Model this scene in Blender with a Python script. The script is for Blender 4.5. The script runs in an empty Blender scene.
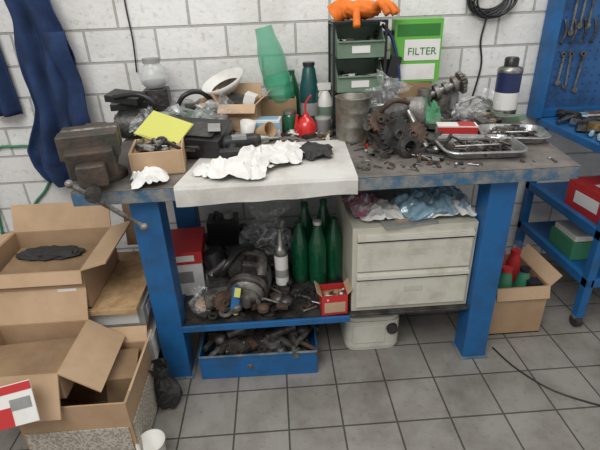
import bpy, math, random
from mathutils import Vector, Matrix, noise, Euler
# ---------------------------------------------------------------- camera
th=math.radians(26.8); r_=math.radians(2.2); ps=math.radians(2.5); F=450.0
C=Vector((0,-1.47,1.5))
fwd=Vector((0,math.cos(th),-math.sin(th))); R0=Vector((1,0,0)); D0=Vector((0,-math.sin(th),-math.cos(th)))
right=R0*math.cos(r_)+D0*math.sin(r_); down=-R0*math.sin(r_)+D0*math.cos(r_)
RZ=Matrix.Rotation(-ps,3,'Z'); fwd=RZ@fwd; right=RZ@right; down=RZ@down
CM=Matrix((right,-down,-fwd)).transposed().to_4x4(); CM.translation=C
cd=bpy.data.cameras.new('camera'); cam=bpy.data.objects.new('camera',cd); bpy.context.collection.objects.link(cam)
cam.matrix_world=CM; cd.sensor_width=36; cd.lens=36*F/600; bpy.context.scene.camera=cam
try:
    bpy.context.scene.view_settings.view_transform='Standard'
except Exception: pass
# ---------------------------------------------------------------- materials
MC={}
def mat(name,col,rough=.6,metal=0,var=.0,col2=None,scale=12,bump=0,bscale=60,trans=0,alpha=1,stops=(.4,.62),coat=0):
    if name in MC: return MC[name]
    m=bpy.data.materials.new(name); m.use_nodes=True; nt=m.node_tree; N=nt.nodes; L=nt.links
    p=N['Principled BSDF']
    p.inputs['Base Color'].default_value=(*col,1); p.inputs['Roughness'].default_value=rough; p.inputs['Metallic'].default_value=metal
    p.inputs['Transmission Weight'].default_value=trans; p.inputs['Alpha'].default_value=alpha; p.inputs['Coat Weight'].default_value=coat
    tc=N.new('ShaderNodeTexCoord')
    if var>0 or col2:
        if col2 is None: col2=tuple(c*(1-var) for c in col)
        nz=N.new('ShaderNodeTexNoise'); nz.inputs['Scale'].default_value=scale; nz.inputs['Detail'].default_value=6; nz.inputs['Roughness'].default_value=.65
        L.new(tc.outputs['Object'],nz.inputs['Vector'])
        cr=N.new('ShaderNodeValToRGB'); cr.color_ramp.elements[0].position=stops[0]; cr.color_ramp.elements[1].position=stops[1]
        cr.color_ramp.elements[0].color=(*col,1); cr.color_ramp.elements[1].color=(*col2,1)
        L.new(nz.outputs['Fac'],cr.inputs['Fac']); L.new(cr.outputs['Color'],p.inputs['Base Color'])
    if bump>0:
        nb=N.new('ShaderNodeTexNoise'); nb.inputs['Scale'].default_value=bscale; nb.inputs['Detail'].default_value=4
        L.new(tc.outputs['Object'],nb.inputs['Vector'])
        b=N.new('ShaderNodeBump'); b.inputs['Strength'].default_value=bump; b.inputs['Distance'].default_value=.01
        L.new(nb.outputs['Fac'],b.inputs['Height']); L.new(b.outputs['Normal'],p.inputs['Normal'])
    MC[name]=m; return m
def bagmat(name,col,lo,hi):
    m=bpy.data.materials.new(name); m.use_nodes=True; nt=m.node_tree; N=nt.nodes; L=nt.links; p=N['Principled BSDF']
    p.inputs['Base Color'].default_value=(*col,1); p.inputs['Roughness'].default_value=.15; p.inputs['Specular IOR Level'].default_value=.9; p.inputs['Coat Weight'].default_value=.6
    tc=N.new('ShaderNodeTexCoord'); nz=N.new('ShaderNodeTexNoise'); nz.inputs['Scale'].default_value=16; nz.inputs['Detail'].default_value=5; nz.inputs['Distortion'].default_value=1.5
    L.new(tc.outputs['Object'],nz.inputs['Vector'])
    mr=N.new('ShaderNodeMapRange'); mr.inputs[1].default_value=.48; mr.inputs[2].default_value=.68; mr.inputs[3].default_value=lo; mr.inputs[4].default_value=hi
    L.new(nz.outputs['Fac'],mr.inputs[0]); L.new(mr.outputs[0],p.inputs['Alpha']); return m
def brickmat(name,c1,c2,mort,bw,rh,ms,offset,wall,rough,shift=(0,0),bumpd=.006,stain=None,sst=(.4,.72)):
    m=bpy.data.materials.new(name); m.use_nodes=True; nt=m.node_tree; N=nt.nodes; L=nt.links
    p=N['Principled BSDF']; p.inputs['Roughness'].default_value=rough
    g=N.new('ShaderNodeNewGeometry'); s=N.new('ShaderNodeSeparateXYZ'); L.new(g.outputs['Position'],s.inputs[0])
    c=N.new('ShaderNodeCombineXYZ')
    L.new(s.outputs[0],c.inputs[0]); L.new(s.outputs[2 if wall else 1],c.inputs[1])
    a=N.new('ShaderNodeVectorMath'); a.operation='ADD'; a.inputs[1].default_value=(10*bw+shift[0],20*rh+shift[1],0); L.new(c.outputs[0],a.inputs[0])
    b=N.new('ShaderNodeTexBrick'); b.offset=offset; b.inputs['Scale'].default_value=1; b.inputs['Brick Width'].default_value=bw; b.inputs['Row Height'].default_value=rh
    b.inputs['Mortar Size'].default_value=ms; b.inputs['Mortar Smooth'].default_value=.3; b.inputs['Bias'].default_value=0
    b.inputs['Color1'].default_value=(*c1,1); b.inputs['Color2'].default_value=(*c2,1); b.inputs['Mortar'].default_value=(*mort,1)
    L.new(a.outputs[0],b.inputs['Vector'])
    last=b.outputs['Color']
    for sc_,(s0,s1),cc in ((4,sst,stain or (.75,.73,.7)),(38,(.56,.72),(.72,.7,.66))):
        nz=N.new('ShaderNodeTexNoise'); nz.inputs['Scale'].default_value=sc_; nz.inputs['Detail'].default_value=8; nz.inputs['Roughness'].default_value=.65; L.new(g.outputs['Position'],nz.inputs['Vector'])
        cr=N.new('ShaderNodeValToRGB'); cr.color_ramp.elements[0].position=s0; cr.color_ramp.elements[1].position=s1
        cr.color_ramp.elements[0].color=(1,1,1,1); cr.color_ramp.elements[1].color=(*cc,1); L.new(nz.outputs['Fac'],cr.inputs[0])
        mx=N.new('ShaderNodeMixRGB'); mx.blend_type='MULTIPLY'; mx.inputs[0].default_value=1
        L.new(last,mx.inputs[1]); L.new(cr.outputs[0],mx.inputs[2]); last=mx.outputs[0]
    L.new(last,p.inputs['Base Color'])
    n2=N.new('ShaderNodeTexNoise'); n2.inputs['Scale'].default_value=45; n2.inputs['Detail'].default_value=3; L.new(g.outputs['Position'],n2.inputs['Vector'])
    inv=N.new('ShaderNodeMath'); inv.operation='MULTIPLY_ADD'; inv.inputs[1].default_value=-1; L.new(b.outputs['Fac'],inv.inputs[0])
    sc=N.new('ShaderNodeMath'); sc.operation='MULTIPLY'; sc.inputs[1].default_value=.4 if wall else .06; L.new(n2.outputs['Fac'],sc.inputs[0]); L.new(sc.outputs[0],inv.inputs[2])
    bp=N.new('ShaderNodeBump'); bp.inputs['Strength'].default_value=.8; bp.inputs['Distance'].default_value=bumpd
    L.new(inv.outputs[0],bp.inputs['Height']); L.new(bp.outputs[0],p.inputs['Normal'])
    return m
# ---------------------------------------------------------------- builder
I4=Matrix.Identity(4)
def T(x,y,z): return Matrix.Translation((x,y,z))
def RT(loc,rot=(0,0,0)): return Matrix.Translation(loc)@Euler([math.radians(a) for a in rot]).to_matrix().to_4x4()
def frame(p1,p2):
    p1=Vector(p1);p2=Vector(p2);d=(p2-p1); q=d.to_track_quat('Z','Y')
    return Matrix.Translation(p1)@q.to_matrix().to_4x4(), d.length
class B:
    def __init__(s,name,loc=(0,0,0),rot=(0,0,0)):
        s.name=name; s.M=RT(loc,rot); s.v=[];s.f=[];s.mi=[];s.sm=[];s.mats=[]
    def add(s,vs,fs,m,smooth=False,M=I4):
        o=len(s.v); s.v+= [M@Vector(v) for v in vs]
        if m not in s.mats: s.mats.append(m)
        k=s.mats.index(m)
        for f in fs: s.f.append([i+o for i in f]); s.mi.append(k); s.sm.append(smooth)
    def box(s,c,size,m,rot=(0,0,0),M=I4):
        x,y,z=[a/2 for a in size]
        vs=[(i,j,k) for i in(-x,x) for j in(-y,y) for k in(-z,z)]
        s.add(vs,[(0,1,3,2),(4,6,7,5),(0,4,5,1),(2,3,7,6),(0,2,6,4),(1,5,7,3)],m,False,M@RT(c,rot))
    def bb(s,a,b,m): s.box([(i+j)/2 for i,j in zip(a,b)],[abs(j-i) for i,j in zip(a,b)],m)
    def lathe(s,prof,m,M=I4,seg=24,smooth=True,cap=True):
        vs=[];fs=[];n=len(prof)
        for (r,z) in prof:
            for k in range(seg):
                a=2*math.pi*k/seg; vs.append((r*math.cos(a),r*math.sin(a),z))
        for i in range(n-1):
            for k in range(seg):
                k2=(k+1)%seg; fs.append((i*seg+k,i*seg+k2,(i+1)*seg+k2,(i+1)*seg+k))
        s.add(vs,fs,m,smooth,M)
        if cap:
            for idx,(r,z) in ((0,prof[0]),(n-1,prof[-1])):
                if r>1e-4:
                    f=list(range(seg)); 
                    if idx==0: f=f[::-1]
                    s.add([(r*math.cos(2*math.pi*k/seg),r*math.sin(2*math.pi*k/seg),z) for k in range(seg)],[f],m,False,M)
    def cyl(s,p1,p2,r,m,r2=None,seg=20,cap=True):
        M,l=frame(p1,p2); s.lathe([(r,0),(r if r2 is None else r2,l)],m,M,seg,True,cap)
    def ring(s,p1,p2,ro,ri,m,seg=24):
        M,l=frame(p1,p2); s.lathe([(ri,0),(ro,0),(ro,l),(ri,l),(ri,0)],m,M,seg,False,False)
    def tube(s,pts,r,m,seg=8,sub=6):
        P=[Vector(p) for p in pts]
        if len(P)>2 and sub>1:
            Q=[]; E=[P[0]]+P+[P[-1]]
            for i in range(1,len(E)-2):
                for k in range(sub):
                    t=k/sub; a,b,c,d=E[i-1],E[i],E[i+1],E[i+2]
                    Q.append(.5*((2*b)+(c-a)*t+(2*a-5*b+4*c-d)*t*t+(3*b-a-3*c+d)*t**3))
            Q.append(P[-1]); P=Q
        vs=[];fs=[]; up=Vector((0,0,1))
        for i,p in enumerate(P):
            d=(P[min(i+1,len(P)-1)]-P[max(i-1,0)]).normalized()
            u=d.cross(up) if i==0 else (pu-d*pu.dot(d))
            if u.length<1e-4: u=d.cross(Vector((0,1,0)))
            u.normalize(); w=d.cross(u); pu=u
            rr=r(i/(len(P)-1)) if callable(r) else r
            for k in range(seg):
                a=2*math.pi*k/seg; vs.append(p+u*rr*math.cos(a)+w*rr*math.sin(a))
        for i in range(len(P)-1):
            for k in range(seg):
                k2=(k+1)%seg; fs.append((i*seg+k,i*seg+k2,(i+1)*seg+k2,(i+1)*seg+k))
        fs.append(list(range(seg))[::-1]); fs.append([ (len(P)-1)*seg+k for k in range(seg)])
        s.add(vs,fs,m,True)
    def prism(s,poly,z0,z1,m,M=I4):
        n=len(poly); vs=[(x,y,z0) for x,y in poly]+[(x,y,z1) for x,y in poly]
        fs=[list(range(n))[::-1],[n+i for i in range(n)]]+[(i,(i+1)%n,n+(i+1)%n,n+i) for i in range(n)]
        s.add(vs,fs,m,False,M)
    def gear(s,M,r,t,teeth,m,hub=.3):
        poly=[]
        for k in range(teeth):
            for a,rr in((0,.88),(.25,.88),(.38,1),(.62,1),(.75,.88)):
                an=2*math.pi*(k+a)/teeth; poly.append((r*rr*math.cos(an),r*rr*math.sin(an)))
        s.prism(poly,0,t,m,M); s.lathe([(r*hub,t),(r*hub,t*1.8),(r*hub*.55,t*1.8),(r*hub*.55,t*1.1),(0,t*1.1)],m,M,20,True,False)
    def blob(s,c,size,m,amp=.25,freq=3,seed=0,sub=20,smooth=False,floor=None):
        vs=[];fs=[];n=sub;k2=sub*2
        for i in range(n+1):
            ph=math.pi*i/n
            for j in range(k2):
                a=2*math.pi*j/k2
                d=Vector((math.sin(ph)*math.cos(a),math.sin(ph)*math.sin(a),math.cos(ph)))
                q=d*freq+Vector((seed*7.3,seed*3.1,seed))
                e=1+amp*(1-2*abs(noise.noise(q)))*.8+amp*.5*(1-2*abs(noise.noise(q*2.3)))-amp*.5
                p=Vector((d.x*size[0]*e,d.y*size[1]*e,d.z*size[2]*e))+Vector(c)
                if floor is not None and p.z<floor: p.z=floor+.0005
                vs.append(p)
        for i in range(n):
            for j in range(k2):
                j2=(j+1)%k2; fs.append((i*k2+j,(i+1)*k2+j,(i+1)*k2+j2,i*k2+j2))
        s.add(vs,fs,m,smooth)
    def bag(s,c,size,m,seed=0,floor=None,neck=.5):
        # crumpled poly bag: faceted body pinched towards an open gathered neck
        vs=[];fs=[];n=13;k2=18; R=random.Random(seed)
        for i in range(n+1):
            t=i/n
            pr=math.sin(math.pi*min(1,t*1.15+.06))**.6 if t<.8 else (neck*(1+.5*(t-.8)/.2))
            for j in range(k2):
                a=2*math.pi*(j+.5*(i%2))/k2
                q=Vector((math.cos(a)*1.6,math.sin(a)*1.6,t*3+seed*3.3))
                e=pr*(1+.38*noise.noise(q*1.3)+R.uniform(-.13,.13))
                z=(t*2-1)*size[2]*(1+.18*noise.noise(q))
                p=Vector((math.cos(a)*size[0]*e+size[0]*.3*t*math.sin(seed),math.sin(a)*size[1]*e,z))+Vector(c)
                if floor is not None and p.z<floor: p.z=floor+.0008
                vs.append(p)
        for i in range(n):
            for j in range(k2):
                j2=(j+1)%k2
                a,b_,c_,d=(i*k2+j,i*k2+j2,(i+1)*k2+j2,(i+1)*k2+j)
                fs+= [(a,b_,c_),(a,c_,d)]
        s.add(vs,fs,m,False)
    def surf(s,fn,nx,ny,m,smooth=True):
        vs=[fn(i/nx,j/ny) for j in range(ny+1) for i in range(nx+1)]
        fs=[(j*(nx+1)+i,j*(nx+1)+i+1,(j+1)*(nx+1)+i+1,(j+1)*(nx+1)+i) for j in range(ny) for i in range(nx)]
        s.add(vs,fs,m,smooth)
    def rag(s,c,w,d,h,m,seed=0,rot=0,n=34,freq=9,smooth=True,base=.002):
        cr,sr=math.cos(math.radians(rot)),math.sin(math.radians(rot))
        def fn(u,v):
            x=(u-.5)*2;y=(v-.5)*2
            a=math.atan2(y,x); k=1+.22*noise.noise(Vector((math.cos(a)*2,math.sin(a)*2,seed*5.1)))
            X=x*w/2*k;Y=y*d/2*k
            q=Vector((X*freq,Y*freq,seed*3.7)); q2=q*2.4
            rd=(1-abs(noise.noise(q))*2.2)*.7+(1-abs(noise.noise(q2))*2.2)*.35
            e=max(0,1-max(abs(x),abs(y))**4)
            Z=base+h*max(0.02,rd)*(.35+.65*e)*(.6+.5*noise.noise(Vector((X*4,Y*4,seed+9))))
            X+=.012*noise.noise(q2+Vector((3,1,0)));Y+=.012*noise.noise(q2+Vector((0,5,2)))
            return (c[0]+X*cr-Y*sr,c[1]+X*sr+Y*cr,c[2]+max(Z,base))
        s.surf(fn,n,n,m,smooth)
    def towel(s,c,w,d,h,m,seed=0,rot=0,n=60):
        # soft crumpled cloth: long directional folds, rounded crests, slumping edge
        cr,sr=math.cos(math.radians(rot)),math.sin(math.radians(rot))
        def fn(u,v):
            x=(u-.5)*2;y=(v-.5)*2
            sq=math.sqrt(max(1e-6,1-.28*min(x*x,y*y)))
            a=math.atan2(y,x); k=sq*(1+.3*noise.noise(Vector((math.cos(a)*1.7,math.sin(a)*1.7,seed*5.1)))+.08*noise.noise(Vector((math.cos(a)*6,math.sin(a)*6,seed*2.1))))
            X=x*w/2*k;Y=y*d/2*k
            wx=.03*noise.noise(Vector((X*10,Y*10,seed))); wy=.03*noise.noise(Vector((X*10,Y*10,seed+40)))
            f1=1-min(1,abs(noise.noise(Vector(((X+wx)*20+(Y+wy)*7,(Y+wy)*9,seed*3.7))))*2.6)
            f2=1-min(1,abs(noise.noise(Vector(((X-wy)*10,(Y+wx)*26,seed*1.7+5))))*2.6)
            big=.5+.5*noise.noise(Vector((X*8,Y*8,seed+9)))
            e=1-min(1,math.hypot(x,y)/1.25)**3
            Z=h*(.2+.5*big*e+.32*f1**1.5+.22*f2**1.5)*(.3+.7*e)
            return (c[0]+X*cr-Y*sr,c[1]+X*sr+Y*cr,c[2]+max(Z,.002))
        s.surf(fn,n,n,m,True)
    def openbox(s,x0,x1,y0,y1,z0,z1,m,flaps={},t=.005,inner=None):
        s.bb((x0,y0,z0),(x1,y1,z0+t),m)
        s.bb((x0,y0,z0),(x0+t,y1,z1),m); s.bb((x1-t,y0,z0),(x1,y1,z1),m)
        s.bb((x0+t,y0,z0),(x1-t,y0+t,z1),m); s.bb((x0+t,y1-t,z0),(x1-t,y1,z1),m)
        for side,(ln,ang) in flaps.items():
            a=math.radians(ang)
            if side=='x0': M=T(x0,(y0+y1)/2,z1)@Matrix.Rotation(-a,4,'Y'); sz=(t,y1-y0,ln)
            if side=='x1': M=T(x1,(y0+y1)/2,z1)@Matrix.Rotation(a,4,'Y'); sz=(t,y1-y0,ln)
            if side=='y0': M=T((x0+x1)/2,y0,z1)@Matrix.Rotation(a,4,'X'); sz=(x1-x0,t,ln)
            if side=='y1': M=T((x0+x1)/2,y1,z1)@Matrix.Rotation(-a,4,'X'); sz=(x1-x0,t,ln)
            s.box((0,0,ln/2),sz,inner or m,M=M)
    def tray(s,w,d,h,m,M=I4,rad=.05,seg=6):
        def loop(W,D,R,z):
            out=[]
            for cx,cy,a0 in((W/2-R,D/2-R,0),(-W/2+R,D/2-R,90),(-W/2+R,-D/2+R,180),(W/2-R,-D/2+R,270)):
                for k in range(seg+1):
                    a=math.radians(a0+90*k/seg); out.append((cx+R*math.cos(a),cy+R*math.sin(a),z))
            return out
        Ls=[loop(w+.024,d+.024,rad+.012,h-.004),loop(w+.02,d+.02,rad+.01,h),loop(w,d,rad,h),loop(w-.03,d-.03,rad-.012,.004),loop(w-.05,d-.05,rad-.02,.002)]
        vs=[p for l in Ls for p in l]; n=len(Ls[0]); fs=[]
        for i in range(len(Ls)-1):
            for k in range(n): fs.append((i*n+k,i*n+(k+1)%n,(i+1)*n+(k+1)%n,(i+1)*n+k))
        fs.append([(len(Ls)-1)*n+k for k in range(n)])
        s.add(vs,fs,m,False,M)
    def bits(s,x0,x1,y0,y1,z,n,mats,seed=1,sz=.02,zj=0.0,ell=False):
        R=random.Random(seed)
        for i in range(n):
            x=R.uniform(x0,x1);y=R.uniform(y0,y1)
            if ell and (((x-(x0+x1)/2)/((x1-x0)/2))**2+((y-(y0+y1)/2)/((y1-y0)/2))**2)>1: continue
            zz=z+R.uniform(0,zj); m=R.choice(mats); k=R.random(); q=sz*R.uniform(.5,1.3); a=R.uniform(0,360)
            if k<.3: s.box((x,y,zz+q*.3),(q*1.6,q,q*.6),m,(R.uniform(-15,15),R.uniform(-15,15),a))
            elif k<.6:
                dx=math.cos(a)*q*1.4;dy=math.sin(a)*q*1.4
                s.cyl((x-dx,y-dy,zz+q*.28),(x+dx,y+dy,zz+q*(.28+R.uniform(0,.5))),q*.26,m,seg=8); s.cyl((x+dx,y+dy,zz+q*.3),(x+dx*1.25,y+dy*1.25,zz+q*.3),q*.45,m,seg=6)
            elif k<.85: s.ring((x,y,zz+.001),(x+R.uniform(-.002,.002),y,zz+q*.35),q*.8,q*.42,m,14)
            else: s.lathe([(q*.7,0),(q*.75,q*.5),(q*.4,q*.8),(0,q*.8)],m,T(x,y,zz),12)
    def done(s,bevel=0,shade=None):
        me=bpy.data.meshes.new(s.name); me.from_pydata([tuple(v) for v in s.v],[],s.f)
        for m in s.mats: me.materials.append(m)
        for p,k,q in zip(me.polygons,s.mi,s.sm): p.material_index=k; p.use_smooth=q
        me.update(); o=bpy.data.objects.new(s.name,me); bpy.context.collection.objects.link(o); o.matrix_world=s.M
        if bevel: 
            b=o.modifiers.new('bevel','BEVEL'); b.width=bevel; b.segments=2; b.limit_method='ANGLE'; b.angle_limit=math.radians(50)
        return o
def text(parent,txt,loc,rot,size,m,name='label_text'):
    c=bpy.data.curves.new(name,'FONT'); c.body=txt; c.size=size; c.extrude=.0006; c.align_x='CENTER'
    o=bpy.data.objects.new(name,c); bpy.context.collection.objects.link(o); c.materials.append(m)
    o.parent=parent; o.location=loc; o.rotation_euler=[math.radians(a) for a in rot]
# ---------------------------------------------------------------- palette
blue=mat('blue_paint',(.012,.12,.33),.45,0,col2=(.02,.075,.17),scale=10,bump=.1,stops=(.45,.75))
blue_worn=mat('blue_worn_edge',(.05,.12,.2),.6,col2=(.22,.22,.21),scale=16,stops=(.42,.6),bump=.25)
top_m=mat('bench_surface',(.2,.175,.155),.6,col2=(.07,.065,.063),scale=9,bump=.3,bscale=40,stops=(.35,.68))
steel=mat('steel',(.42,.41,.39),.38,.9,var=.55,scale=25)
foil=mat('aluminium_foil',(.55,.55,.54),.35,.85,var=.3,scale=20,bump=.3,bscale=50)
grime=mat('greasy_metal',(.1,.095,.09),.42,.5,col2=(.03,.027,.025),scale=15,bump=.4)
cast=mat('cast_aluminium',(.26,.245,.23),.5,.6,col2=(.08,.07,.06),scale=14,bump=.4)
rust=mat('rusty_metal',(.14,.085,.06),.7,.4,col2=(.06,.045,.035),scale=20,bump=.3)
black=mat('black_plastic',(.018,.018,.02),.35,bump=.1)
dark=mat('dark_rubber',(.03,.03,.03),.7,var=.4)
cream=mat('cream_paint',(.52,.5,.42),.5,col2=(.34,.31,.23),scale=8,stops=(.5,.75))
cream2=mat('cream_drawer',(.6,.585,.51),.45,col2=(.4,.37,.29),scale=9,stops=(.48,.78))
cloth=mat('white_cloth',(.76,.755,.73),.9,col2=(.64,.63,.6),scale=8,bump=.15)
sheet_m=mat('white_board',(.62,.605,.57),.7,col2=(.34,.31,.27),scale=5,stops=(.45,.8),bump=.1)
card=mat('cardboard',(.44,.29,.175),.8,col2=(.36,.235,.135),scale=5)
card2=mat('cardboard_dark',(.3,.2,.11),.8,col2=(.22,.14,.08),scale=5)
card_l=mat('cardboard_light',(.52,.36,.23),.8,col2=(.44,.3,.18),scale=5)
wood=mat('wood',(.5,.33,.17),.7,col2=(.35,.22,.11),scale=18)
white=mat('white_plastic',(.72,.71,.67),.4,col2=(.52,.5,.45),scale=8,stops=(.5,.8))
jerry=mat('yellowed_plastic',(.6,.59,.52),.4,col2=(.42,.4,.34),scale=6,stops=(.45,.75))
paper=mat('paper_white',(.74,.73,.7),.8,col2=(.56,.54,.5),scale=6,stops=(.5,.8))
red=mat('red_print',(.5,.03,.03),.5); orange=mat('orange_fabric',(.85,.2,.02),.8,var=.3,bump=.2)
yellow=mat('yellow_folder',(.6,.6,.14),.5); green_b=mat('green_print',(.12,.42,.06),.45); gp_dk=mat('green_print_dark',(.03,.18,.03),.45)
olive=mat('grey_green_plastic',(.17,.25,.18),.5,var=.3,scale=6)
visem=mat('vise_paint',(.04,.037,.03),.55,0,col2=(.085,.055,.04),scale=12,bump=.3,stops=(.42,.65))
gbot=mat('green_bottle_glass',(.012,.17,.075),.08,trans=.5,coat=.5)
pet=mat('green_pet',(.06,.42,.24),.12,alpha=.52,coat=.5)
clear=bagmat('clear_plastic_bag',(.75,.77,.77),.14,.62); bluebag=bagmat('blue_plastic_film',(.35,.55,.68),.6,.95)
clear2=mat('clear_plastic',(.7,.73,.72),.1,alpha=.4,coat=.3)
teal=mat('teal_bottle',(.01,.07,.07),.3); navy=mat('navy_fabric',(.016,.04,.115),.95,col2=(.01,.024,.07),scale=10)
navy2=mat('navy_dark_label',(.02,.03,.1),.3); ltblue=mat('light_blue_print',(.25,.45,.6),.5); bluec=mat('blue_cloth',(.3,.42,.5),.9,col2=(.5,.56,.58),scale=14)
pink=mat('pink_cloth',(.35,.12,.18),.9,col2=(.5,.45,.47),scale=22,stops=(.45,.55)); gcloth=mat('green_cloth',(.1,.32,.17),.9,var=.4); red_oil=mat('red_enamel',(.6,.02,.02),.25,coat=.5)
grey=mat('grey_plastic',(.3,.3,.29),.5,var=.25); green_hose=mat('green_rubber',(.05,.22,.12),.5); brass=mat('brass',(.5,.33,.12),.35,.8,var=.3)
# ---------------------------------------------------------------- room
b=B('floor'); b.bb((-3,-3.5,-.08),(3.2,.9,0),brickmat('floor_tiles',(.29,.275,.25),(.255,.24,.22),(.075,.07,.062),.213,.213,.004,0,False,.5,(0.02,.05),.002,(.62,.6,.56),(.42,.68))); b.done()
b=B('wall_back'); b.bb((-3,.9,-.08),(3.2,1.05,2.8),brickmat('painted_blocks',(.8,.795,.78),(.74,.735,.72),(.44,.43,.41),.335,.148,.006,.5,True,.7,(.05,-.064),.009,(.8,.79,.76),(.45,.75))); b.done()
# ---------------------------------------------------------------- workbench
b=B('workbench')
b.prism([(-.72,0),(1.08,0),(1.2,.8),(-.72,.8)],.925,.93,top_m)
b.prism([(-.72,0),(1.08,0),(1.2,.8),(-.72,.8)],.878,.925,blue_worn)
for x in(-.55,.785):
    for y in(.05,.66):
        b.bb((x,y,0.006),(x+.105,y+.1,.878),blue); b.bb((x-.012,y-.01,0),(x+.117,y+.11,.008),blue_worn)
    b.bb((x+.02,.15,.24),(x+.085,.66,.29),blue); b.bb((x+.01,.15,.80),(x+.095,.66,.877),blue)
b.bb((-.44,.7,.8),(.785,.74,.877),blue)
b.bb((-.46,.052,.25),(.265,.075,.28),blue); b.bb((-.465,.06,.268),(.8,.76,.28),grime); b.bb((-.465,.74,.235),(.79,.76,.3),blue)
b.done(.003)
# vise
b=B('bench_vise',(-.66,.15,.931),(0,0,14))
b.lathe([(.095,0),(.095,.018),(.07,.03),(.06,.05)],visem)
b.box((0,.04,.085),(.13,.15,.1),visem); b.box((0,.0,.15),(.19,.07,.075),visem); b.box((0,-.035,.172),(.185,.012,.04),cast)
b.prism([(-.05,.1),(.05,.1),(.04,.19),(-.04,.19)],.1,.16,visem)
b.box((0,-.1,.15),(.19,.07,.085),visem); b.box((0,-.062,.172),(.185,.012,.04),cast)
b.box((0,-.08,.07),(.09,.26,.075),visem); b.box((0,-.13,.1),(.15,.07,.1),visem,(12,0,0))
b.cyl((0,-.16,.03),(0,-.27,.03),.016,grime); b.cyl((0,-.245,.03),(0,-.275,.03),.026,grime)
b.cyl((-.06,-.262,.075),(.13,-.262,-.11),.0085,cast)
for p in((-.06,-.262,.075),(.13,-.262,-.11)): b.blob(p,(.014,.014,.014),cast,0,1,sub=8,smooth=True)
b.done(.006)
# white sheet
b=B('white_work_sheet')
def fsh(u,v):
    if v<.12:
        t=v/.12; y=-.012; z=.862+t*.074
    else:
        t=(v-.12)/.88; y=-.012+t*.47; z=.9365
    x=-.365+u*.637 + (.0+ (u*.02+ (1-u)*.07)*max(0,(v-.12)/.88))
    y+=-.03*(1-u)*t if v>=.12 else 0
    z+=.0015*noise.noise(Vector((x*9,y*9,0)))
    if v<.12: y-=.003*noise.noise(Vector((x*12,0,3)))+.003; z-=(.008*noise.noise(Vector((x*8,2,3)))-.012*u)*(1-v/.12)
    return (x,y,z)
b.surf(fsh,50,40,sheet_m,False); o=b.done(); sm=o.modifiers.new('s','SOLIDIFY'); sm.thickness=.005; sm.offset=-1
b=B('crumpled_paper_towels'); 
for (c_,w_,d_,h_,sd,ro,n_) in (((-.02,.2,.94),.24,.19,.065,1,10,90),((-.15,.09,.94),.26,.18,.06,2,-20,90),((.03,.25,.945),.14,.13,.06,3,40,56),((-.25,.11,.94),.12,.1,.04,4,0,46),((-.09,.15,.95),.17,.14,.075,7,60,70)):
    b.towel(c_,w_,d_,h_,cloth,sd,ro,n=n_)
b.done()
b=B('black_rag'); b.towel((.145,.25,.94),.14,.15,.05,dark,5,20); b.done()
b=B('crumpled_rag'); b.towel((-.46,.055,.931),.13,.12,.07,cloth,6,20,n=50); b.done()
# wooden box, folder
b=B('wooden_box',(-.455,.22,.931),(0,0,8)); 
b.openbox(-.095,.095,-.1,.1,0,.092,card_l,t=.008); b.box((0,0,.05),(.17,.17,.06),card); b.bits(-.07,.07,-.07,.07,.08,18,[grey,black,steel],3,.025,.01); b.done(.002)
b=B('yellow_folder',(-.45,.34,1.05),(28,14,-24)); b.box((0,0,0),(.19,.14,.004),yellow); b.box((0.01,.0,.004),(.17,.125,.002),yellow,(0,0,3)); b.done()
# black case
b=B('black_tool_case',(-.335,.39,.932),(0,0,-14)); b.openbox(-.13,.13,-.09,.09,0,.06,black,t=.008)
b.box((0,.0,.085),(.26,.19,.035),black,(12,3,0)); b.box((0.0,-.02,.106),(.2,.12,.004),grime,(12,3,0)); b.box((0,-.096,.04),(.06,.012,.014),steel); b.box((.09,-.02,.112),(.05,.07,.003),grey,(12,3,20)); b.tube([(-.05,-.1,.05),(-.05,-.125,.06),(.05,-.125,.06),(.05,-.1,.05)],.006,black); b.done(.004)
# drill
b=B('power_drill',(-.13,.36,.94),(0,0,12))
b.cyl((-.09,0,.036),(.03,0,.038),.034,black,.03); b.cyl((.03,0,.038),(.06,0,.038),.03,grime,.022); b.cyl((.06,0,.038),(.095,0,.038),.02,steel,.012); b.cyl((.095,0,.038),(.15,0,.038),.0045,steel)
b.tube([(-.05,0,.034),(-.065,-.05,.028),(-.08,-.11,.022)],.021,black,12); b.box((-.085,-.13,.025),(.08,.05,.048),black,(0,0,-10)); b.cyl((-.115,0,.036),(-.09,0,.036),.026,dark,.034); b.box((-.03,-.012,.06),(.06,.03,.02),grey); b.done(.002)
b=B('small_parts_box',(-.04,.6,.931),(0,0,-8)); b.box((0,0,.04),(.12,.08,.08),paper); b.box((0,-.041,.055),(.12,.002,.03),ltblue); b.box((0,0,.081),(.1,.06,.002),ltblue); b.done(.002)
b=B('tin_can',(.335,.48,.931)); b.lathe([(.075,0),(.077,.004),(.075,.01),(.075,.06),(.077,.065),(.075,.07),(.075,.12),(.077,.125),(.075,.13),(.075,.18),(.079,.185),(.072,.186),(.072,.02),(0,.02)],mat('tin',(.3,.29,.26),.4,.6,col2=(.17,.145,.11),scale=14),seg=32,cap=False); b.done()
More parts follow.
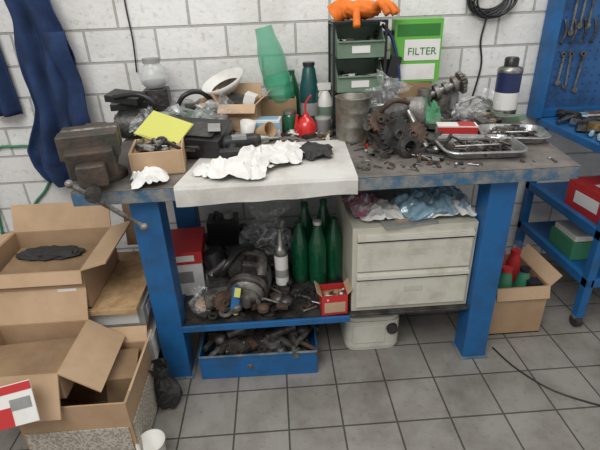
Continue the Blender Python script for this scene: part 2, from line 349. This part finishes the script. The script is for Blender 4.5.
# gearbox
b=B('dismantled_gearbox',(.49,.3,.931),(0,0,0))
b.gear(RT((-.03,-.04,.075),(80,0,20)),.07,.025,20,grime); b.gear(RT((.06,-.02,.06),(70,0,-25)),.055,.02,18,rust)
b.cyl((-.09,.08,.1),(.09,.1,.12),.055,grime); b.cyl((.05,.1,.12),(.12,.1,.12),.065,cast); b.cyl((-.12,.06,.1),(-.08,.075,.1),.035,steel)
b.box((0,.06,.03),(.2,.16,.055),grime,(0,0,12)); b.ring((.01,-.09,.035),(.02,-.12,.04),.045,.025,grime); b.gear(RT((-.09,-.02,.12),(60,20,0)),.045,.02,16,rust)
b.bits(-.12,.13,-.12,.1,.0,44,[grime,rust,grime,cast],9,.03,.03); b.cyl((.1,-.06,.02),(.04,.02,.15),.012,steel); b.tube([(-.1,0,.13),(-.04,-.03,.2),(.04,.02,.18)],.01,rust); b.done(.002)
b=B('clear_plastic_bag',(.48,.58,1.06),(0,25,0)); b.bag((0,0,0),(.12,.07,.12),clear,3); b.done()
b=B('clear_plastic_bag',(-.5,.58,1.01),(30,-50,0)); b.bag((0,0,0),(.1,.06,.11),clear,5); b.done()
b=B('clear_plastic_bag',(.93,.62,1.0),(0,60,20)); b.bag((0,0,0),(.08,.06,.11),clear,8); b.done()
b=B('clear_plastic_bag',(-.28,.56,1.05),(20,50,20)); b.bag((0,0,0),(.08,.05,.1),clear,9); b.done()
# trays
def ftray(x,y,w,d,rz,seed,mm,name='foil_tray'):
    b=B(name,(x,y,.931),(0,0,rz)); b.tray(w,d,.035,foil); 
    b.prism([(w*.42*math.cos(k*.3),d*.4*math.sin(k*.3)) for k in range(21)],.004,.009,grime)
    b.bits(-w*.4,w*.4,-d*.38,d*.38,.008,95,mm,seed,.017,.018,ell=True)
    b.cyl((-w*.33,-d*.1,.03),(w*.2,-d*.2,.04),.005,steel,seg=8); b.box((.0,d*.2,.035),(w*.5,.02,.008),steel,(0,4,12))
    return b.done()
ftray(.79,.21,.3,.22,-4,11,[grime,rust,grime,cast]); ftray(1.0,.36,.25,.2,-14,12,[cast,steel,grime,rust,grime])
b=B('red_white_carton',(.79,.45,.931),(0,0,-12)); b.box((0,0,.025),(.17,.07,.05),paper); b.box((0,-.036,.03),(.17,.002,.028),red); b.box((.04,0,.051),(.07,.07,.002),red); b.done(.002)
b=B('green_cloth'); b.towel((.7,.6,.931),.15,.13,.14,gcloth,14,0); b.done()
b=B('engine_camshaft',(.76,.7,1.0),(0,0,0))
b.cyl((-.13,0,.02),(.14,0,.12),.018,steel)
for k in range(7):
    t=k/6; p=Vector((-.12+.25*t,0,.02+.1*t)); b.cyl(p,p+Vector((.018,0,.007)),.036 if k%2 else .028,cast)
b.gear(RT((.12,0,.11),(0,70,0)),.055,.018,20,cast); b.cyl((-.06,-.05,-.065),(-.06,-.05,.1),.03,cast); b.cyl((.05,.03,-.065),(.05,.03,.06),.045,cast); b.box((.0,0,-.045),(.24,.14,.05),grime); b.done(.002)
b=B('oil_filter_cartridge',(.62,.5,.931)); b.lathe([(.04,0),(.045,.01),(.045,.07),(.04,.085),(.015,.09)],grime); b.done()
b=B('hand_cleaner_can',(1.12,.7,.931)); 
b.lathe([(.052,0),(.056,.004),(.056,.05)],steel,seg=32); b.lathe([(.0555,.05),(.0555,.13)],paper,seg=32,cap=False);b.lathe([(.0555,.13),(.0555,.22),(.056,.225)],navy2,seg=32,cap=False)
b.lathe([(.056,.22),(.057,.23),(.052,.24),(.036,.247)],steel,seg=32); b.lathe([(.032,.247),(.032,.28),(.026,.287)],black); b.done()
b=B('grease_gun',(.95,.72,.965),(0,-14,8)); b.cyl((-.12,0,0),(.08,0,0),.026,cast); b.cyl((.08,0,0),(.12,0,0),.03,grime); b.cyl((.12,0,0),(.17,0,0),.006,steel); b.tube([(.1,0,.025),(.05,0,.06),(-.06,0,.055)],.007,steel); b.done()
b=B('pipe_wrench',(.93,.5,.94),(0,0,35)); b.box((0,0,.012),(.2,.022,.014),steel); b.box((.11,.01,.014),(.04,.06,.02),grime); b.box((.085,.035,.014),(.05,.016,.02),steel); b.ring((.075,.0,.004),(.075,0,.026),.02,.01,brass); b.done(.002)
b=B('aerosol_can',(.88,.77,.931)); b.lathe([(.03,0),(.032,.005),(.032,.15),(.018,.17)],grey); b.lathe([(.02,.168),(.02,.2)],red_oil); b.done()
b=B('screwdriver',(.37,.32,.942),(0,0,30)); b.cyl((0,0,0),(.08,0,0),.011,red_oil); b.cyl((.08,0,0),(.18,0,0),.0035,steel); b.done()
b=B('screwdriver',(.62,.12,.942),(0,0,150)); b.cyl((0,0,0),(.08,0,0),.011,black); b.cyl((.08,0,0),(.17,0,0),.0035,steel); b.done()
b=B('bearing_puller',(.66,.33,.94),(0,0,60)); b.cyl((-.07,0,.02),(.08,0,.02),.01,grime); b.box((-.05,0,.02),(.02,.11,.018),grime); b.box((0,.05,.02),(.11,.012,.016),grime); b.box((0,-.05,.02),(.11,.012,.016),grime); b.done(.002)
# back centre
b=B('wooden_crate',(0,.74,.931)); b.openbox(-.11,.1,-.05,.05,0,.145,card2,t=.008); b.box((0,0,.1),(.18,.08,.06),dark); b.done(.002)
def bottle(b,M,r,h,m,capm,seg=28,shoulder=.62,neck=.3):
    b.lathe([(r*.8,0),(r,.012),(r,h*.3),(r*.96,h*.34),(r,h*.38),(r,h*shoulder),(r*.85,h*(shoulder+.1)),(r*neck*1.2,h*.9),(r*neck,h*.93),(r*neck,h*.97)],m,M,seg)
    b.lathe([(r*neck*1.15,h*.95),(r*neck*1.15,h)],capm,M,16)
b=B('green_pet_bottle'); M_=RT((.035,.74,1.06),(0,-12,0)); pr=[(.05,0),(.062,.01),(.064,.05),(.061,.06),(.064,.07),(.064,.12),(.061,.13),(.064,.14),(.064,.19),(.06,.23),(.046,.28),(.04,.33),(.042,.335)]
b.lathe(pr,pet,M_,32,True,False); b.lathe([(0,.008),(.05,0)],pet,M_,32,True,False); b.lathe([(.0645,.08),(.0645,.12)],pet,M_,32,True,False); b.done()
b=B('oil_can',(.135,.58,.931)); b.lathe([(.048,0),(.05,.006),(.046,.05),(.03,.075),(.015,.085),(.012,.1)],red_oil); b.tube([(0,0,.095),(.0,0,.14),(.025,-.01,.18)],.0045,red_oil); b.box((-.045,0,.06),(.01,.02,.07),red_oil,(0,10,0)); b.done()
b=B('dark_coolant_bottle',(.165,.73,.931)); bottle(b,I4,.045,.3,teal,black,neck=.55); b.lathe([(.0458,.06),(.0458,.12)],grey,seg=28,cap=False); b.done()
b=B('spray_bottle',(.24,.72,.931)); b.lathe([(.034,0),(.037,.01),(.037,.13),(.02,.16),(.013,.17)],white); b.box((-.01,0,.19),(.07,.022,.03),white); b.box((-.025,0,.165),(.008,.014,.045),white,(0,25,0)); b.lathe([(.0375,.04),(.0375,.1)],olive,seg=24,cap=False); b.done()
b=B('grease_tin',(.215,.6,.931)); b.lathe([(.034,0),(.036,.004),(.036,.06),(.038,.063),(.038,.075),(.0,.078)],grey); b.done()
b=B('small_glass_jar',(.065,.65,.931)); b.lathe([(.035,0),(.038,.01),(.038,.07),(.03,.085)],gbot); b.lathe([(.032,.085),(.032,.1)],steel); b.done()
b=B('green_bottle',(.085,.8,.931)); bottle(b,I4,.038,.26,gbot,gbot,neck=.4); b.done()
# green bins rack
b=B('storage_bin_rack',(.385,.7,.931)); 
for x in(-.115,.115):
    for y in(-.07,.09): b.box((x,y,.235),(.012,.012,.47),black)
    b.box((x,.01,.465),(.01,.16,.012),black); b.box((x,.01,.165),(.01,.16,.012),black)
b.box((0,.01,.468),(.24,.18,.008),black); b.box((0,.01,.02),(.23,.16,.006),black); b.box((0,.085,.24),(.22,.004,.44),olive)
for k,z in enumerate((.04,.175,.32)):
    b.box((0,.01,z),(.226,.17,.006),black)
    z+=.004; h=.12
    b.box((0,0,z+.003),(.205,.18,.004),olive); b.box((0,.078,z+h/2),(.205,.004,h),olive)
    for sx in(-1,1): b.prism([(-.1,0),(.08,0),(.08,h),(-.03,h),(-.1,h*.55)],-.002,.002,olive,T(sx*.102,0,z)@Matrix.Rotation(math.pi/2,4,'Z')@Matrix.Rotation(math.pi/2,4,'X'))
    b.box((0,-.1,z+.035),(.205,.005,.07),olive); b.box((0,-.104,z+.035),(.08,.004,.03),paper); b.box((0,-.108,z+.068),(.205,.014,.006),olive)
    b.bits(-.085,.085,-.08,.06,z+.02,36,[steel,grime,rust,paper],20+k,.022,.04)
b.done(.0015)
b=B('orange_work_glove',(.40,.68,1.403),(0,0,-25))
b.blob((0,0,.04),(.08,.06,.036),orange,.2,2.5,3,18,True)
for k,(a,l) in enumerate(((-24,.085),(-8,.1),(8,.105),(22,.09))):
    d=Vector((math.cos(math.radians(a)),math.sin(math.radians(a)),0)); p=Vector((.05,0,.035))+Vector((0,math.sin(math.radians(a))*.08,0))
    b.tube([p,p+d*l*.5+Vector((0,0,.03)),p+d*l+Vector((0,0,-.012))],.0145,orange,10)
b.tube([(-.01,-.04,.035),(.0,-.09,.03),(.01,-.12,-.02)],.0155,orange,10); b.tube([(-.05,0,.035),(-.09,.005,.045),(-.13,.0,.02)],lambda t:.036+.012*t,orange,14); b.done()
b=B('cardboard_carton',(.64,.745,.931)); b.box((0,0,.098),(.2,.12,.196),card2); b.done(.002)
b=B('filter_box',(.665,.735,1.128),(0,0,-5)); b.box((0,0,.135),(.215,.1,.27),green_b); b.box((.0,-.051,.225),(.19,.002,.05),gp_dk); b.box((-.01,-.051,.045),(.19,.002,.07),paper); b.box((.02,-.051,.14),(.16,.002,.09),paper); o=b.done(.002)
text(o,'FILTER',(.02,-.053,.12),(90,0,0),.045,gp_dk)
b=B('hand_pump',(.525,.68,.931)); b.cyl((0,0,.0),(-.01,.04,.3),.024,black); b.cyl((-.01,.04,.3),(-.015,.05,.4),.012,steel); b.cyl((-.055,.05,.41),(.03,.05,.41),.012,black); b.tube([(0,-.02,.1),(.05,-.03,.2),(.02,0,.38),(-.03,.02,.45)],.008,navy2); b.box((.02,-.01,.25),(.05,.03,.14),black,(0,14,0)); b.done(.002)
# left back
b=B('alternator_assembly',(-.66,.66,.931)); b.cyl((-.06,0,.07),(.05,0,.07),.065,grime); b.cyl((.05,0,.07),(.09,0,.07),.045,black); b.gear(RT((-.08,0,.07),(0,90,0)),.05,.02,14,cast)
b.box((.0,.05,.15),(.2,.1,.03),black,(0,0,10)); b.box((-.02,.02,.19),(.16,.1,.03),black,(8,6,-14)); b.tube([(.08,-.02,.12),(.12,-.05,.16),(.06,-.05,.21),(-.06,-.03,.2)],.012,black); b.cyl((.13,-.03,0),(.13,-.03,.12),.035,grey); b.done(.002)
b=B('glass_jar',(-.56,.76,1.145),(0,0,0)); b.lathe([(.04,0),(.062,.02),(.065,.05),(.05,.09),(.035,.105),(.035,.12)],clear2,seg=28); b.lathe([(.04,.11),(.04,.13)],grey); b.lathe([(.05,.01),(.055,.03),(0,.03)],grey,seg=20); b.done()
b=B('stacked_cartons',(-.565,.77,.931)); b.box((0,0,.052),(.12,.1,.104),card2); b.box((0.005,0,.158),(.11,.1,.1),grime,(0,0,5)); b.done(.002)
b=B('green_plastic_crate',(-.37,.68,.931),(0,0,8)); b.openbox(-.12,.12,-.07,.08,0,.13,olive,t=.005)
b.box((-.05,0,.11),(.1,.12,.08),grey,(20,14,30)); b.box((.06,.02,.12),(.09,.1,.07),card,(10,-20,10)); b.tube([(-.1,-.03,.1),(-.05,-.05,.19),(.03,-.03,.2),(.1,0,.12)],.011,black); b.bits(-.1,.1,-.06,.06,.1,16,[black,grey,grime],88,.03,.04); b.done(.002)
b=B('rubber_hose',(-.42,.54,.945)); b.tube([(-.16,0,0),(-.1,.04,.07),(-.02,.02,.1),(.06,-.02,.05),(.1,.02,.01),(.16,.01,.0)],.013,black,10); b.tube([(-.12,-.02,0),(-.06,-.03,.03),(.0,.03,.02),(.08,.04,.0)],.009,dark,8); b.done()
b=B('open_carton',(-.16,.66,.931),(0,0,-10)); b.openbox(-.085,.085,-.07,.07,0,.15,card,{'x0':(.06,30),'x1':(.06,50),'y0':(.05,130),'y1':(.07,15)},inner=card_l); b.box((-.02,0,.13),(.07,.08,.08),grime,(20,10,0)); b.box((.04,0,.14),(.05,.07,.09),paper,(0,20,0)); b.done()
b=B('white_bowl',(-.22,.72,1.12),(14,-20,0)); b.lathe([(.035,0),(.05,.004),(.09,.035),(.105,.06),(.1,.06),(.085,.038),(.045,.008),(0,.008)],white,seg=32,cap=False); b.lathe([(.075,.026),(0,.026)],rust,seg=20); b.done()
b=B('drinks_can',(-.24,.53,.931)); b.lathe([(.028,0),(.033,.008),(.033,.1),(.027,.115)],cast); b.done()
b=B('crushed_cups',(-.14,.53,.931)); b.lathe([(.025,0),(.035,.09),(.033,.09),(.023,.004)],white,RT((0,0,0),(8,10,0))); b.lathe([(.025,0),(.035,.08),(.033,.08),(.023,.004)],card,RT((.06,.01,.03),(70,10,40))); b.done()
b=B('scattered_bolts_and_washers'); b.bits(.3,.42,.06,.4,.931,30,[steel,rust,cast],31,.012); b.bits(.45,1.03,.03,.09,.931,26,[steel,rust,grime],32,.01); b.bits(-.02,.3,.47,.6,.931,40,[grime,rust,steel,white,brass],33,.022); b.bits(.55,1.1,.5,.78,.931,90,[grime,cast,steel,olive,brass,grime],34,.038,.03); b.bits(-.6,-.1,.5,.6,.931,56,[grime,black,card,grey,rust],35,.034,.02); b.bits(.53,.64,.08,.45,.931,34,[grime,rust,steel],36,.022); b.done()
# ---------------------------------------------------------------- under bench
b=B('drawer_cabinet',(.275,.075,.281)); W=.505;D=.52;H=.4
b.bb((0,.012,0),(W,D,H),cream)
for z0,z1 in((.025,.195),(.205,.375)):
    b.bb((.018,0,z0),(W-.018,.014,z1),cream2); b.bb((.018,-.012,z1-.024),(W-.018,.001,z1-.006),cream2); b.bb((.018,-.004,z1-.034),(W-.018,.0005,z1-.025),dark)  # dark strip under each grip paints in the shade of the handle gap
    b.bb((.22,-.0015,z0+.07),(.3,.001,z0+.1),cream)
b.done(.003)
b=B('crumpled_plastic_sheet'); b.towel((.64,.25,.682),.28,.32,.11,bluebag,41,0,n=40); b.towel((.6,.2,.69),.26,.2,.09,bluebag,42,10,n=34); b.done()
b=B('folded_towels'); b.towel((.68,.18,.685),.2,.14,.07,cloth,44,0); b.towel((.72,.3,.685),.12,.14,.09,bluec,47,0); b.done()
b=B('printed_rags'); b.towel((.36,.26,.682),.18,.22,.08,pink,43,0); b.towel((.4,.18,.69),.18,.14,.06,cloth,45,0); b.done()
b=B('card_sheets',(.5,.15,.684),(0,0,6)); b.box((0,0,.004),(.22,.15,.008),grey); b.box((.02,.02,.011),(.16,.1,.006),card_l,(0,0,14)); b.done()
b=B('parts_carton',(-.475,.4,.281),(0,0,4)); b.box((0,0,.085),(.19,.24,.17),paper); b.box((0,0,.2),(.2,.25,.06),red); b.box((0,-.126,.2),(.13,.002,.03),paper); b.box((0,-.121,.1),(.1,.002,.06),grey); b.done(.003)
b=B('gearbox_housing',(-.2,.25,.281),(0,0,0))
b.cyl((.03,-.1,.08),(.05,.12,.12),.078,grime); 
for k in range(3): b.ring((.03+.006*k,-.09+.08*k,.082+.014*k),(.033+.006*k,-.065+.08*k,.087+.014*k),.09,.07,cast)
b.lathe([(.078,0),(.06,.02),(.05,.022),(.05,.035),(.02,.04),(.018,.07)],cast,RT((.03,-.1,.08),(97,0,0)),28)
b.cyl((-.02,-.06,.16),(.0,.04,.19),.028,grime); b.cyl((.09,-.05,.13),(.1,.03,.18),.025,cast)
b.box((-.09,.05,.06),(.16,.2,.12),grime,(0,10,14)); b.cyl((-.1,.06,.1),(-.13,.08,.2),.05,black); b.cyl((-.06,-.06,.05),(-.16,-.1,.06),.045,cast); b.gear(RT((-.07,-.11,.06),(75,0,20)),.05,.02,18,rust)
b.tube([(-.12,.0,.12),(-.06,-.05,.19),(.0,.02,.23),(.06,.08,.21)],.014,black); b.tube([(.1,-.1,.02),(.13,0,.1),(.1,.1,.18)],.01,dark); b.box((.0,.14,.09),(.14,.1,.14),grime,(0,0,30)); b.bits(-.17,.2,-.16,.2,0,120,[grime,rust,cast,grime,dark],51,.032,.06); b.cyl((-.14,.0,.1),(-.05,.03,.16),.03,cast); b.done(.003)
b=B('loose_engine_parts'); b.bits(-.42,.24,.5,.7,.282,80,[grime,cast,dark,grey,rust],52,.05,.1); b.bits(.02,.24,.1,.25,.282,30,[grime,rust,steel],53,.02); b.done()
b=B('black_canister',(-.3,.6,.281)); b.box((0,0,.12),(.15,.12,.24),black); b.cyl((.03,0,.24),(.03,0,.27),.025,grey); b.tube([(-.05,0,.235),(-.03,0,.27),(.0,0,.235)],.01,black); b.done(.012)
b=B('plastic_wrapped_part'); b.bag((-.37,.16,.33),(.05,.05,.06),clear,12,floor=.281); b.blob((-.36,.16,.315),(.04,.04,.03),card,.3,3,13,12,floor=.282); b.done()
b=B('crimping_tool',(-.215,.11,.283)); b.box((0,0,.09),(.035,.03,.1),blue,(-20,12,0)); b.box((0.012,-.02,.13),(.026,.01,.04),yellow,(-20,12,0)); b.cyl((-.01,-.0,.01),(0,.0,.06),.014,yellow); b.done(.003)
b=B('clear_plastic_bag',(-.1,.52,.45)); b.bag((0,0,0),(.13,.08,.16),clear,21); b.done()
b=B('sealant_cartridge',(-.015,.27,.281)); b.lathe([(.028,0),(.03,.005),(.03,.06)],steel); b.lathe([(.0302,.05),(.0302,.2)],paper,cap=False); b.lathe([(.0302,.2),(.0302,.23),(.02,.24),(.012,.25),(.008,.33)],steel); b.lathe([(.0306,.09),(.0306,.13)],grey,cap=False); b.done()
for x,y,h in((.075,.36,.31),(.155,.32,.33),(.235,.36,.32),(.11,.48,.35),(.2,.48,.36)):
    b=B('green_bottle',(x,y,.281)); bottle(b,I4,.042,h,gbot,white if h==.33 else gbot,neck=.36); b.done()
b=B('small_open_carton',(.2,.115,.281),(0,0,3)); b.openbox(-.055,.055,-.045,.045,0,.1,red,{'x0':(.03,40),'x1':(.03,40)},t=.003,inner=card_l); b.box((0,-.047,.04),(.09,.002,.05),card_l); b.bits(-.04,.04,-.03,.03,.07,18,[paper,rust,card],93,.018,.01); b.box((0,0,.04),(.1,.08,.06),card2); b.done()
b=B('sheet_metal_parts_tray',(-.135,.19,0),(0,0,-1)); w=.255
b.bb((-w,-.16,0.001),(w,.16,.006),blue); b.bb((-w,-.163,0.001),(w,-.158,.13),blue); b.bb((-w,.158,.001),(w,.163,.13),blue); b.bb((-w-.003,-.16,.001),(-w+.002,.16,.13),blue); b.bb((w-.002,-.16,.001),(w+.003,.16,.13),blue)
b.bb((-w,-.168,.124),(w,-.158,.131),blue_worn); b.done(.002)
b=B('scrap_metal_parts',(-.135,.19,0)); b.bits(-.21,.21,-.12,.12,.01,190,[grime,cast,rust,steel,dark,grime],61,.042,.1); b.cyl((-.15,-.02,.13),(.02,.06,.15),.025,cast); b.cyl((.03,-.05,.12),(.16,.0,.14),.028,grime); b.done()
b=B('plastic_jerrycan',(.39,.27,0)); rr=[(.13*math.copysign(abs(math.cos(a))**.35,math.cos(a)),.13*math.copysign(abs(math.sin(a))**.35,math.sin(a))) for a in [2*math.pi*(k+.5)/40 for k in range(40)]]
for z0,z1,s_ in((.001,.02,.95),(.02,.17,1),(.17,.19,.96),(.19,.2,.88)): b.prism([(x*s_,y*s_) for x,y in rr],z0,z1,jerry)
b.box((-.02,-.131,.1),(.15,.006,.1),jerry); b.tube([(-.09,-.03,.195),(-.07,-.03,.235),(.03,-.03,.235),(.05,-.03,.195)],.014,jerry); b.cyl((.095,-.07,.19),(.095,-.07,.225),.028,dark); b.cyl((.085,-.12,.13),(.085,-.145,.13),.026,dark); b.done(.004)
# ---------------------------------------------------------------- left stacks
b=B('patterned_carton'); pc=mat('printed_carton',(.5,.46,.4),.7,col2=(.3,.26,.2),scale=110,stops=(.48,.52)); 
b.openbox(-.93,-.56,-.36,-.05,0.001,.31,card,{'x1':(.06,25),'y1':(.06,30)},t=.006,inner=card_l); b.bb((-.92,-.366,.02),(-.57,-.361,.2),pc); b.bb((-.559,-.35,.02),(-.554,-.06,.2),pc); b.box((-.64,-.16,.2),(.1,.16,.2),card2,(0,8,10)); b.done()
b=B('open_cardboard_box',(0,0,0)); b.openbox(-1.1,-.76,-.33,-.05,.315,.43,card,{'x0':(.12,120),'x1':(.15,128),'y0':(.15,155),'y1':(.13,25)},t=.006,inner=card_l); b.box((-.93,-.19,.35),(.28,.2,.05),card2,(0,3,8)); b.done()
b=B('red_white_leaflet',(-.87,-.42,.4),(-28,-14,0)); b.box((0,0,0),(.15,.003,.13),paper); b.box((-.04,-.002,-.035),(.07,.002,.06),red); b.box((.0,-.002,.05),(.15,.002,.025),red); b.box((.03,-.002,.0),(.07,.002,.035),grey); b.done()
b=B('flat_cartons'); 
for z0,z1,x1,m in((0,.13,-.6,card2),(.132,.25,-.57,paper),(.252,.33,-.6,card_l),(.332,.42,-.575,grey)):
    b.bb((-1.35,.02,z0+.001),(x1,.42,z1),m)
b.bb((-1.3,.018,.26),(-.9,.021,.32),ltblue); b.bb((-.86,.018,.345),(-.6,.0205,.41),paper); b.bb((-.576,.06,.35),(-.5735,.38,.4),paper); b.done(.003)
b=B('wooden_board'); b.bb((-1.4,-.02,.422),(-.585,.44,.446),wood); b.done(.002)
b=B('open_cardboard_box'); b.openbox(-1.18,-.76,.0,.36,.447,.62,card,{'x1':(.1,75),'x0':(.1,100),'y1':(.12,20),'y0':(.05,160)},t=.006,inner=card_l); b.box((-.97,.18,.54),(.36,.28,.012),card2,(4,2,0)); b.blob((-1.0,.26,.56),(.13,.05,.02),dark,.3,3,34,14); b.box((-.83,-.003,.52),(.07,.003,.05),paper); b.done()
b=B('cardboard_panel',(-.68,.5,.45),(-12,0,0)); b.box((0,0,.11),(.16,.006,.22),card2); b.done()
b=B('black_bin_bag'); b.bag((-.51,-.09,.1),(.055,.05,.11),dark,55,floor=.002); b.done()
b=B('white_bucket',(-.515,-.35,.001)); b.lathe([(.04,0),(.048,.1),(.052,.105),(.046,.105),(.038,.006),(0,.006)],white,cap=False); b.done()
# overalls
b=B('hanging_overalls')
prof=[(1.95,-1.16,-1.0),(1.6,-1.2,-.98),(1.5,-1.18,-.975),(1.27,-1.18,-.925),(1.05,-1.21,-.945),(.85,-1.27,-.965),(.76,-1.25,-1.0),(.68,-1.19,-1.04)]
def fo(u,v):
    k=v*(len(prof)-1); i=min(int(k),len(prof)-2); t=k-i
    z=prof[i][0]*(1-t)+prof[i+1][0]*t; l=prof[i][1]*(1-t)+prof[i+1][1]*t; rr=prof[i][2]*(1-t)+prof[i+1][2]*t
    x=l+(rr-l)*u; y=.84-.05*math.sin(u*math.pi)-.04*math.sin(u*15+z*3)*(.5+.5*v)-.05*noise.noise(Vector((x*7,z*4,1)))-.02*noise.noise(Vector((x*20,z*9,4)))
    return (x+.01*math.sin(z*14),y,z+.02*math.sin(u*9)*(v>.95))
b.surf(fo,60,80,navy); 
def fs_(u,v):
    z=1.75-v*.72; x=-1.42+u*.13+.03*v; return (x,.86-.04*math.sin(u*math.pi)-.02*math.sin(u*12),z)
b.surf(fs_,20,30,navy)
def f3(u,v):
    z=1.4-v*.55; x=-1.02+u*.09+v*.03; return (x,.8-.03*math.sin(u*3.14)-.02*math.sin(z*20),z)
b.surf(f3,14,30,navy); b.cyl((-1.1,.9,1.94),(-1.1,.83,1.96),.01,steel)
o=b.done(); sm=o.modifiers.new('s','SOLIDIFY'); sm.thickness=.006
b=B('garden_hose'); b.tube([(-1.6,.888,.3),(-1.5,.888,.8),(-1.35,.888,.86),(-1.22,.888,.83),(-1.2,.888,.74),(-1.27,.888,.62),(-1.4,.888,.45),(-1.42,.888,.01)],.007,green_hose); b.done()
b=B('wall_cable'); b.tube([(-.66,.89,1.9),(-.665,.89,1.5),(-.66,.885,1.35),(-.67,.885,1.2)],.004,black); b.done()
b=B('coiled_cable'); pts=[]
for k in range(110):
    a=k*2*math.pi/15.3; rr=.075+.02*math.sin(k*.37); pts.append((1.06+rr*1.25*math.cos(a),.89-.0003*k,1.475+rr*math.sin(a)))
b.tube(pts,.005,black,6,3); b.tube([(1.06,.89,1.41),(1.04,.89,1.28),(1.06,.89,1.15),(1.02,.885,.94)],.005,black); b.cyl((1.06,.9,1.54),(1.06,.84,1.54),.008,steel); b.done()
# ---------------------------------------------------------------- right side
b=B('tool_trolley'); x0=1.4;x1=2.1
for x in(x0,x1-.04):
    for y in(.2,.81): b.bb((x,y,.06),(x+.04,y+.04,.87),blue)
for z in(.25,.5): 
    b.bb((x0+.01,.21,z),(x1-.01,.84,z+.012),blue)
    b.bb((x0,.2,z-.015),(x0+.03,.85,z+.03),blue); b.bb((x0,.2,z-.015),(x1,.225,z+.03),blue)
b.bb((x0-.01,.19,.85),(x1,.86,.885),blue)
for y in(.22,.83):
    b.cyl((x0+.005,y,.03),(x0+.035,y,.03),.03,dark); b.box((x0+.02,y,.055),(.045,.03,.02),steel)
b.done(.003)
b=B('tool_pegboard'); pb=mat('pegboard_blue',(.022,.1,.27),.5,var=.4); hole=mat('pegboard_hole',(.012,.045,.13),.8)
b.bb((1.345,.82,.89),(1.395,.885,1.9),blue); b.bb((1.395,.86,.89),(2.2,.88,1.9),pb); b.bb((1.395,.84,.89),(2.2,.88,.93),blue); b.bb((1.395,.845,.89),(1.41,.86,1.9),blue_worn)
for i in range(12):
    for j in range(18): b.box((1.44+i*.04,.8595,.97+j*.04),(.008,.001,.008),hole)
b.done()
b=B('hanging_wrenches')
for k,(x,z,l) in enumerate(((1.47,1.5,.2),(1.51,1.5,.17),(1.55,1.48,.15),(1.46,1.2,.14),(1.5,1.2,.16),(1.56,1.2,.18))):
    b.box((x,.85,z-l/2),(.01,.006,l),cast,(0,6*math.sin(k*3),0)); b.ring((x,.846,z),(x,.856,z),.013,.007,cast,14); b.prism([(.014*math.cos(math.radians(a)),.014*math.sin(math.radians(a))) for a in range(-60,241,30)]+[(0,0)],0,.008,cast,RT((x,.856,z-l),(90,180,0))); b.cyl((x,.86,z+.0),(x,.838,z),.003,black,seg=8)
for k in range(4): b.tube([(1.43+.05*k,.85,1.36),(1.44+.05*k,.84,1.3),(1.425+.05*k,.845,1.25)],.006,grime)
b.done()
b=B('red_cardboard_box',(1.6,.42,.513),(0,0,4)); b.box((0,0,.07),(.3,.28,.14),red); b.box((0,0,.141),(.2,.06,.002),paper); b.box((-.151,0,.07),(.002,.16,.06),paper); b.done(.003)
b=B('green_tool_box',(1.56,.5,.263)); b.box((0,0,.05),(.24,.2,.1),green_hose); b.box((0,0,.115),(.22,.18,.03),white); b.done(.004)
b=B('cardboard_carton',(1.76,.33,.263)); b.box((0,0,.08),(.14,.16,.16),card); b.done(.002)
b=B('trolley_top_parts'); b.box((1.56,.35,.91),(.2,.1,.045),red,(0,0,10)); b.box((1.56,.35,.935),(.19,.09,.006),paper,(0,0,10)); b.bits(1.43,1.8,.25,.8,.886,110,[steel,grime,ltblue,rust,grime],71,.035,.02); b.cyl((1.6,.6,.89),(1.6,.6,1.0),.04,card); b.cyl((1.47,.5,.886),(1.47,.5,.94),.035,brass); b.done()
b=B('cardboard_box_of_bottles',(1.09,.34,0)); b.openbox(-.12,.13,-.15,.15,.001,.27,card,{'x1':(.07,40),'y0':(.06,165)},t=.006,inner=card_l)
for x,y,h in((-.05,-.08,.33),(.05,-.06,.31),(-.03,.04,.35),(.06,.06,.34)):
    bottle(b,T(x,y,.008),.042,h,green_hose if h in(.31,.33) else red,red if h>.32 else black,20,neck=.5)
b.box((.08,-.1,.2),(.06,.06,.14),black); b.done()
b=B('clear_plastic_bag',(1.3,.62,.12)); b.bag((0,0,0),(.06,.06,.12),clear,78,floor=-.118); b.done()
b=B('floor_cable'); b.tube([(.95,.1,.005),(1.0,-.05,.005),(1.12,-.2,.005),(1.4,-.33,.005),(1.8,-.38,.005)],.0035,black); b.done()
# ---------------------------------------------------------------- light
w=bpy.data.worlds.new('daylight'); bpy.context.scene.world=w; w.use_nodes=True; bg=w.node_tree.nodes['Background']; bg.inputs[0].default_value=(1,.985,.96,1); bg.inputs[1].default_value=.52
def area(n,loc,tgt,size,e,col):
    l=bpy.data.lights.new(n,'AREA'); l.shape='RECTANGLE'; l.size=size[0]; l.size_y=size[1]; l.energy=e; l.color=col
    o=bpy.data.objects.new(n,l); bpy.context.collection.objects.link(o); o.location=loc; o.rotation_euler=(Vector(tgt)-Vector(loc)).to_track_quat('-Z','Y').to_euler()
area('window_light',(-.9,-2.0,3.3),(.1,.3,.6),(2.2,1.4),74,(1,.99,.97))
area('ceiling_light',(.9,-.1,3.3),(.4,.3,.5),(1.6,.7),20,(1,1,.98))
